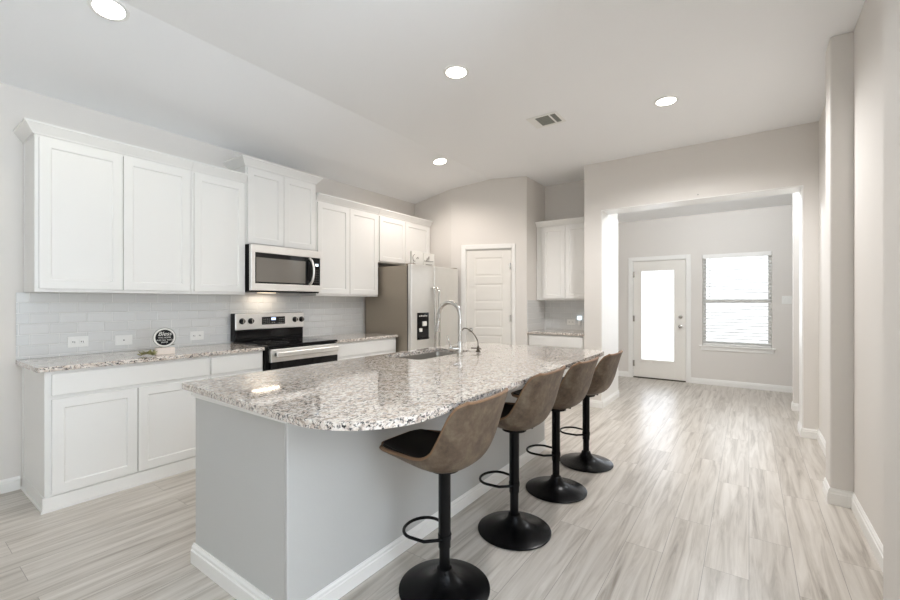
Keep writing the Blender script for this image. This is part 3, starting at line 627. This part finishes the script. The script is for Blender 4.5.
for x in (0.03, FW - 0.10): B(x, x + 0.07, -FB - 0.06, -FB + 0.05, 1.7755, 1.80 if x > 0.5 else 1.80).build('hinge_cover', M['steelside'], rf, bev=0.004)
for x in (0.05, FW - 0.09):
    for y in (-FB + 0.05, -0.09): B(x, x + 0.04, y, y + 0.04, 0, 0.03).build('foot', M['blackplastic'], rf)

# ------------------------------------------------------------------ block signs on the refrigerator
def stroke(mb, pts, r, y): mb.tube([(p[0], y, p[1]) for p in pts], r, 6)
def block_sign(label, loc, w_, h_, strokes, rz):
    t = thing('block_sign', label, 'sign', loc, rz, 'white block signs on the refrigerator')
    B(-w_ / 2, w_ / 2, 0, 0.035, 0, h_).build('block', M['signwhite'], t, bev=0.003)
    m = MB()
    for s_ in strokes: stroke(m, [tuple(p) for p in cr([(a, b, 0) for a, b in s_], 5)] if len(s_) > 2 else s_, 0.0042, -0.0005)
    m.build('lettering', M['ink'], t); return t
block_sign('left white block sign standing on the refrigerator top', (-3.480, 4.150, 1.7765), 0.195, 0.195, [[(-0.05, 0.155), (-0.075, 0.13), (-0.078, 0.095), (-0.065, 0.07), (-0.04, 0.068)], [(-0.02, 0.10), (0.0, 0.12), (0.015, 0.11), (0.0, 0.10)], [(-0.075, 0.05), (-0.065, 0.03), (-0.075, 0.012)]], PI / 2 - 0.15)
block_sign('right white block sign standing on the refrigerator top', (-3.466, 4.372, 1.7765), 0.200, 0.190, [[(-0.03, 0.13), (-0.045, 0.09), (-0.02, 0.11), (0.0, 0.15), (-0.005, 0.09)], [(-0.085, 0.085), (0.0, 0.08), (0.075, 0.085)], [(-0.06, 0.04), (0.0, 0.038), (0.05, 0.042)]], PI / 2 - 0.15)

# ------------------------------------------------------------------ round sign, greenery
FONTS = {}
def text_mesh(txt, size, name, m, parent, loc, rot, ext=0.0006, shear=0.0, sx=1.0):
    cu = bpy.data.curves.new('tmp', 'FONT'); cu.body = txt; cu.size = size; cu.extrude = ext; cu.align_x = 'CENTER'; cu.align_y = 'CENTER'; cu.shear = shear
    o = bpy.data.objects.new('tmp', cu); COL.objects.link(o)
    dg = bpy.context.evaluated_depsgraph_get(); me = bpy.data.meshes.new_from_object(o.evaluated_get(dg)); bpy.data.objects.remove(o); bpy.data.curves.remove(cu)
    me.name = name; me.materials.clear(); me.materials.append(m)
    r = bpy.data.objects.new(name, me); COL.objects.link(r); r.parent = parent; r.location = loc; r.rotation_euler = rot; r.scale = (sx, 1, 1); return r
sg = thing('round_sign', 'small round black sign with white lettering on the left countertop', 'sign', (-3.700, 1.358, 0.9142), PI / 2 - 0.15)
SM = Matrix.Translation((0, 0, 0.130)) @ Matrix.Rotation(PI / 2, 4, 'X')
MB().lathe([(0.060, -0.006), (0.060, 0.0055)], 48, mtx=SM).build('black_disc', M['signblack'], sg)
MB().lathe([(0.0605, -0.006), (0.072, -0.006), (0.072, 0.0075), (0.0605, 0.0075), (0.0605, -0.006)], 48, mtx=SM, caps=False).build('white_ring', M['signwhite'], sg)
MB().lathe([(0.0722, -0.006), (0.0765, -0.006), (0.0765, 0.0075), (0.0722, 0.0075), (0.0722, -0.006)], 48, mtx=SM, caps=False).build('dark_rim', M['ventgrey'], sg)
ft = MB(); ft.box(-0.058, 0.066, -0.022, 0.022, 0, 0.052); ft.build('wooden_foot', M['paleWood'], sg, bev=0.003)
for txt, z, size, sh in (('Bless', 0.158, 0.044, 0.35), ('THIS HOME', 0.129, 0.0165, 0), ('AND ALL WHO', 0.110, 0.0155, 0), ('ENTER', 0.092, 0.0155, 0)):
    text_mesh(txt, size, 'lettering', M['signwhite'], sg, (0, -0.0062, z), (PI / 2, 0, 0), shear=sh)
def leafmesh(mb, base_, d, L_, wd, up):
    d = Vector(d).normalized(); s_ = d.cross(Vector((0, 0, 1))).normalized(); b0 = Vector(base_); u = Vector((0, 0, 1))
    pts = [b0, b0 + d * L_ * 0.4 + s_ * wd + u * up * 0.5, b0 + d * L_ + u * up, b0 + d * L_ * 0.4 - s_ * wd + u * up * 0.5, b0 + d * L_ * 0.45 + u * (up * 0.5 + 0.004)]
    lo = [p - u * 0.0012 for p in pts]
    mb.add(pts + lo, [(0, 1, 4), (1, 2, 4), (2, 3, 4), (3, 0, 4), (5, 9, 6), (6, 9, 7), (7, 9, 8), (8, 9, 5), (0, 5, 6, 1), (1, 6, 7, 2), (2, 7, 8, 3), (3, 8, 5, 0)])
def sprig(label, loc, pts, nl, m):
    t = thing('greenery_sprig', label, 'greenery', loc, 0, 'sprigs around the round sign')
    c_ = cr(pts, 6); s_ = MB(); s_.tube(c_, 0.0022, 6); s_.build('stem', M['twig'], t)
    lm = MB(); r_ = random.Random(len(label))
    for i in range(nl):
        p = c_[int((i + 0.5) / nl * (len(c_) - 1))]; a = r_.uniform(0, 2 * PI)
        leafmesh(lm, p, (math.cos(a), math.sin(a), 0), r_.uniform(0.026, 0.048), r_.uniform(0.007, 0.012), r_.uniform(0.003, 0.036))
    lm.build('leaves', m, t); return t
sprig('olive leafy sprig lying left of the round sign foot', (-3.665, 1.258, 0.9165), [(0.02, 0.0, 0.004), (0.005, -0.0, 0.006), (-0.03, 0.0, 0.012), (-0.05, -0.03, 0.008), (-0.02, -0.065, 0.004)], 26, M['leaf'])
sprig('dark leafy sprig lying behind the round sign foot, right side', (-3.870, 1.425, 0.9165), [(0, -0.07, 0.004), (0.0, -0.02, 0.03), (0.0, 0.02, 0.045), (0.0, 0.06, 0.05)], 22, M['leafdark'])

# ------------------------------------------------------------------ outlets, switches, small wall things
def plate(name, label, cat, loc, rz, w_, h_, kind, group=None):
    t = thing(name, label, cat, loc, rz, group)
    B(-w_ / 2, w_ / 2, -0.006, 0, -h_ / 2, h_ / 2).build('cover_plate', M['plate'], t, bev=0.002)
    if kind == 'duplex':
        for x in (-0.025, 0.025):
            r = B(x - 0.017, x + 0.017, -0.0078, -0.006, -0.015, 0.015).build('receptacle', M['plate'], t, bev=0.001)
            B(x - 0.009, x - 0.004, -0.0086, -0.0078, -0.004, 0.006).build('slot', M['slot'], r); B(x + 0.003, x + 0.006, -0.0086, -0.0078, -0.008, 0.006).build('slot', M['slot'], r)
    elif kind == 'single':
        B(-0.034, 0.034, -0.0078, -0.006, -0.016, 0.016).build('receptacle', M['plate'], t, bev=0.001)
        km = Matrix.Translation((0, -0.0078, 0)) @ Matrix.Rotation(PI / 2, 4, 'X'); MB().lathe([(0.005, 0), (0.005, 0.003)], 12, mtx=km).build('stud', M['slot'], t)
    elif kind == 'switch':
        for x in (-0.023, 0.023): B(x - 0.016, x + 0.016, -0.0085, -0.006, -0.033, 0.033).build('rocker', M['plate'], t, bev=0.0015)
    return t
XT = XW + 0.0102
plate('wall_outlet', 'white duplex outlet on the splash tiles nearest the left end', 'outlet', (XT, 0.953, 1.015), PI / 2, 0.122, 0.080, 'duplex', 'outlets on the long backsplash')
plate('wall_outlet', 'white single-stud outlet left of the round black sign', 'outlet', (XT, 1.240, 1.007), PI / 2, 0.118, 0.080, 'single', 'outlets on the long backsplash')
plate('wall_outlet', 'white duplex outlet between the round sign and the range', 'outlet', (XT, 1.802, 1.007), PI / 2, 0.118, 0.080, 'duplex', 'outlets on the long backsplash')
plate('wall_outlet', 'white duplex outlet on the alcove back tiles', 'outlet', (-2.09, 5.9395, 1.03), 0, 0.122, 0.080, 'duplex')
plate('light_switch', 'white double rocker switch on the far wall right of the window', 'switch', (0.452, YF - 0.0005, 1.350), 0, 0.116, 0.116, 'switch')
nl = thing('night_light', 'small plug-in night light on the alcove tiles right of the outlet', 'night light', (-1.965, 5.9395, 1.065))
B(-0.03, 0.03, -0.032, -0.0005, 0.0, 0.055).build('housing', M['glow'], nl, bev=0.005); B(-0.015, 0.02, -0.022, -0.0005, -0.075, -0.001).build('plug_body', M['plate'], nl, bev=0.004)
tag(MB().lathe([(0.006, 0), (0.006, 0.004), (0.003, 0.006), (0.001, 0.0062)], 12, mtx=Matrix.Translation((-0.534 * 0.855, YO0 - 0.0002, 2.50)) @ Matrix.Rotation(PI / 2, 4, 'X')).build('wall_hook', M['ventgrey'], smooth=True), 'tiny grey nail head on the wall above the wide opening', 'nail')

# ------------------------------------------------------------------ ceiling: downlights and vent
def downlight(label, x, y, e=26, z=None, col=(1.0, 0.91, 0.79)):
    z = z or (zl(x) if x < XC else ZF)
    t = thing('recessed_light', label, 'ceiling light', (x, y, z), 0, 'lit recessed ceiling lights')
    if x < XC: t.rotation_euler = (0, -math.atan((ZF - ZL) / (XC - XW)), 0)
    MB().lathe([(0.076, 0.0), (0.076, -0.005), (0.096, -0.004), (0.098, -0.0005), (0.098, 0.0)], 40, caps=False).build('trim_ring', M['plate'], t, smooth=True)
    MB().lathe([(0.0755, -0.0005), (0.0755, -0.003), (0.001, -0.0035)], 40).build('lens', M['lens'], t, smooth=True)
    l = bpy.data.lights.new('downlight_lamp', 'SPOT'); l.energy = e; l.color = col; l.spot_size = math.radians(160); l.spot_blend = 0.6; l.shadow_soft_size = 0.075
    o = bpy.data.objects.new('downlight_lamp', l); COL.objects.link(o); o.location = (x, y, z - 0.03); return t
downlight('large lit recessed ceiling light above the wide left wall cabinet, nearest', -3.051, 0.834, 9, col=(1.0, 0.93, 0.70))
downlight('lit recessed ceiling light over the middle of the island', -1.80, 2.60, 9, col=(1.0, 0.85, 0.60))
downlight('lit recessed ceiling light above the refrigerator, near the pantry', -3.067, 4.084, 59, col=(1.0, 0.91, 0.84))
downlight('lit recessed ceiling light on the right, before the wide opening', -0.583, 4.03, 138, col=(0.98, 0.97, 0.97))
dm = thing('dome_fill_light', 'unseen dome ceiling light added to brighten the breakfast room, above the way in', 'ceiling light', (-0.20, 6.05, 2.735))  # out-of-view fixture, added to light the breakfast room's walls and ceiling
MB().lathe([(0.165, 0), (0.165, -0.022), (0.150, -0.026), (0.150, 0)], 40, caps=False).build('fixture_ring', M['chrome'], dm, smooth=True)
MB().lathe([(0.149, -0.020), (0.140, -0.040), (0.110, -0.065), (0.060, -0.082), (0.001, -0.088)], 40).build('glass_dome', M['domeglass'], dm, smooth=True)
l = bpy.data.lights.new('dome_fill_lamp', 'POINT'); l.energy = 58; l.color = (0.90, 0.95, 1.0); l.shadow_soft_size = 0.03
o = bpy.data.objects.new('dome_fill_lamp', l); COL.objects.link(o); o.location = (-0.20, 6.05, 2.66)
vt = thing('ceiling_vent', 'white rectangular ceiling air vent with grey grilles near the pantry', 'vent', (-1.572, 3.780, ZF), 0.0)
vm = MB(); vw, vh = 0.150, 0.128
vm.box(-vw, vw, -vh, -vh + 0.03, -0.008, 0); vm.box(-vw, vw, vh - 0.03, vh, -0.008, 0); vm.box(-vw, -vw + 0.03, -vh + 0.03, vh - 0.03, -0.008, 0); vm.box(vw - 0.03, vw, -vh + 0.03, vh - 0.03, -0.008, 0)
vm.box(-vw + 0.03, -0.075, -vh + 0.03, vh - 0.03, -0.008, 0); vm.box(0.055, 0.072, -vh + 0.03, vh - 0.03, -0.008, 0)
vm.build('vent_frame', M['plate'], vt, bev=0.002)
def grille(x0, x1):
    m = MB(); y = -vh + 0.034
    m.box(x0, x1, -vh + 0.03, vh - 0.03, -0.0015, 0)
    while y < vh - 0.036: m.box(x0, x1, y, y + 0.006, -0.007, -0.0015); y += 0.012
    m.build('grille', M['ventgrey'], vt)
grille(-0.075, 0.055); grille(0.072, vw - 0.03)

# ------------------------------------------------------------------ bar stools
CEN = [(0.302, 0.066), (0.262, 0.054), (0.140, 0.032), (0.0, 0.010), (-0.085, 0.010), (-0.155, 0.046), (-0.195, 0.118), (-0.217, 0.200), (-0.234, 0.275), (-0.254, 0.344)]
EDG = [(0.292, 0.114, 0.070), (0.250, 0.162, 0.070), (0.125, 0.192, 0.078), (-0.010, 0.209, 0.088), (-0.080, 0.216, 0.124), (-0.120, 0.218, 0.182), (-0.153, 0.217, 0.244), (-0.183, 0.213, 0.297), (-0.214, 0.203, 0.334), (-0.243, 0.168, 0.350)]
def shell_grid(nt=25, ns_=5):
    c_ = cr([(a, b, 0) for a, b in CEN], ns_); e_ = cr(EDG, ns_); g = []
    for cp_, ep in zip(c_, e_):
        row = []
        for j in range(nt):
            t = -1 + 2 * j / (nt - 1); k = abs(t) ** 2.4; yy = math.sin(t * PI / 2 * 0.86) / math.sin(PI / 2 * 0.86)
            f_ = cp_.x + (ep.x - cp_.x) * k; z_ = cp_.y + (ep.z - cp_.y) * k
            row.append(Vector((-f_, ep.y * yy, z_)))
        g.append(row)
    return g
def normals(g):
    n_, m_ = len(g), len(g[0]); N = []
    for i in range(n_):
        r_ = []
        for j in range(m_):
            a = g[min(i + 1, n_ - 1)][j] - g[max(i - 1, 0)][j]; b = g[i][min(j + 1, m_ - 1)] - g[i][max(j - 1, 0)]
            v = a.cross(b); v.normalize(); r_.append(v)
        N.append(r_)
    if N[3 * 5][m_ // 2].z < 0: N = [[-v for v in r_] for r_ in N]
    return N
def thick(g0, g1):
    """closed body between two grids"""
    n_, m_ = len(g0), len(g0[0]); mb = MB(); v = [p for r_ in g0 for p in r_] + [p for r_ in g1 for p in r_]; o_ = n_ * m_; f = []
    for i in range(n_ - 1):
        for j in range(m_ - 1):
            a = i * m_ + j; f += [(a, a + 1, a + m_ + 1, a + m_), (o_ + a, o_ + a + m_, o_ + a + m_ + 1, o_ + a + 1)]
    for i in range(n_ - 1):
        for j in (0, m_ - 1): a = i * m_ + j; f.append((a, a + m_, o_ + a + m_, o_ + a))
    for j in range(m_ - 1):
        for i in (0, n_ - 1): a = i * m_ + j; f.append((a, a + 1, o_ + a + 1, o_ + a))
    return mb.add(v, f)
def make_stool(label, Z):
    t = thing('bar_stool', label, 'stool', (0, 0, 0), 0, 'brown leather bar stools along the island')
    g = shell_grid(); N = normals(g); n_, m_ = len(g), len(g[0])
    up = lambda d: [[g[i][j] + N[i][j] * d for j in range(m_)] for i in range(n_)]
    U = Vector((0, 0, Z)); lift = lambda gr: [[p + U for p in r_] for r_ in gr]
    thick(lift(g), lift(up(0.018))).build('seat_shell', M['leather'], t, smooth=True)
    inner = [r_[2:-2] for r_ in up(0.0185)][2:-2]; outer = [r_[2:-2] for r_ in up(0.030)][2:-2]
    thick(lift(inner), lift(outer)).build('seat_pad', M['pad'], t, smooth=True)
    mid = up(0.009); rim = [mid[i][0] for i in range(n_)] + [mid[-1][j] for j in range(1, m_)] + [mid[i][-1] for i in range(n_ - 2, -1, -1)] + [mid[0][j] for j in range(m_ - 2, 0, -1)]
    rm = MB(); rm.tube([p + U for p in rim], 0.0085, 8, closed=True); rm.build('piping', M['tan'], t, smooth=True)
    m = MB(); m.lathe([(0.205, 0), (0.210, 0.003), (0.210, 0.009), (0.200, 0.013), (0.150, 0.022), (0.095, 0.037), (0.058, 0.056), (0.040, 0.078), (0.034, 0.096), (0.0255, 0.100)], 56); m.build('base', M['blackmetal'], t, smooth=True)
    m = MB(); m.lathe([(0.0245, 0.09), (0.0245, Z - 0.15)], 24); m.build('pole', M['blackmetal'], t, smooth=True)
    m = MB(); m.lathe([(0.0285, Z - 0.372), (0.0285, Z - 0.03), (0.034, Z - 0.02), (0.07, Z - 0.012), (0.07, Z - 0.002)], 24); m.build('sleeve', M['blackmetal'], t, smooth=True)
    zf = Z - 0.325; hw = 0.100
    fp = [(0.010, -0.030, zf), (-0.05, -hw * 0.9, zf)] + [(-0.128 + 0.085 * math.cos(a), hw * math.sin(a), zf) for a in [-PI / 2 - (PI) * i / 14 for i in range(15)]] + [(-0.05, hw * 0.9, zf), (0.010, 0.030, zf)]
    m = MB(); m.tube(fp, 0.0075, 10); m.tube([(0.004, 0.033 * math.cos(a), zf + 0.033 * math.sin(a) * 0) for a in (0, 1)], 0.002, 6); m.lathe([(0.031, zf - 0.012), (0.031, zf + 0.012)], 24); m.build('footrest', M['blackmetal'], t, smooth=True)
    m = MB(); m.tube([(0.02, 0.05, Z - 0.012), (0.045, 0.10, Z - 0.018), (0.055, 0.125, Z - 0.022)], 0.004, 8, radii=[0.003, 0.003, 0.006]); m.build('height_lever', M['blackmetal'], t, smooth=True)
    return t
for label, Z, x, y, r in (
        ('brown leather bar stool nearest the camera, seat set lowest', 0.563, -1.144, 1.558, 0.0),
        ('second brown leather bar stool from the camera, behind the nearest one', 0.593, -1.106, 2.188, -0.02),
        ('third brown leather bar stool from the camera, second from the far end', 0.578, -1.105, 2.830, -0.05),
        ('farthest brown leather bar stool, at the far island corner by the opening', 0.566, -1.088, 3.445, -0.03)):
    st = make_stool(label, Z); st.location = (x, y, 0); st.rotation_euler.z = r
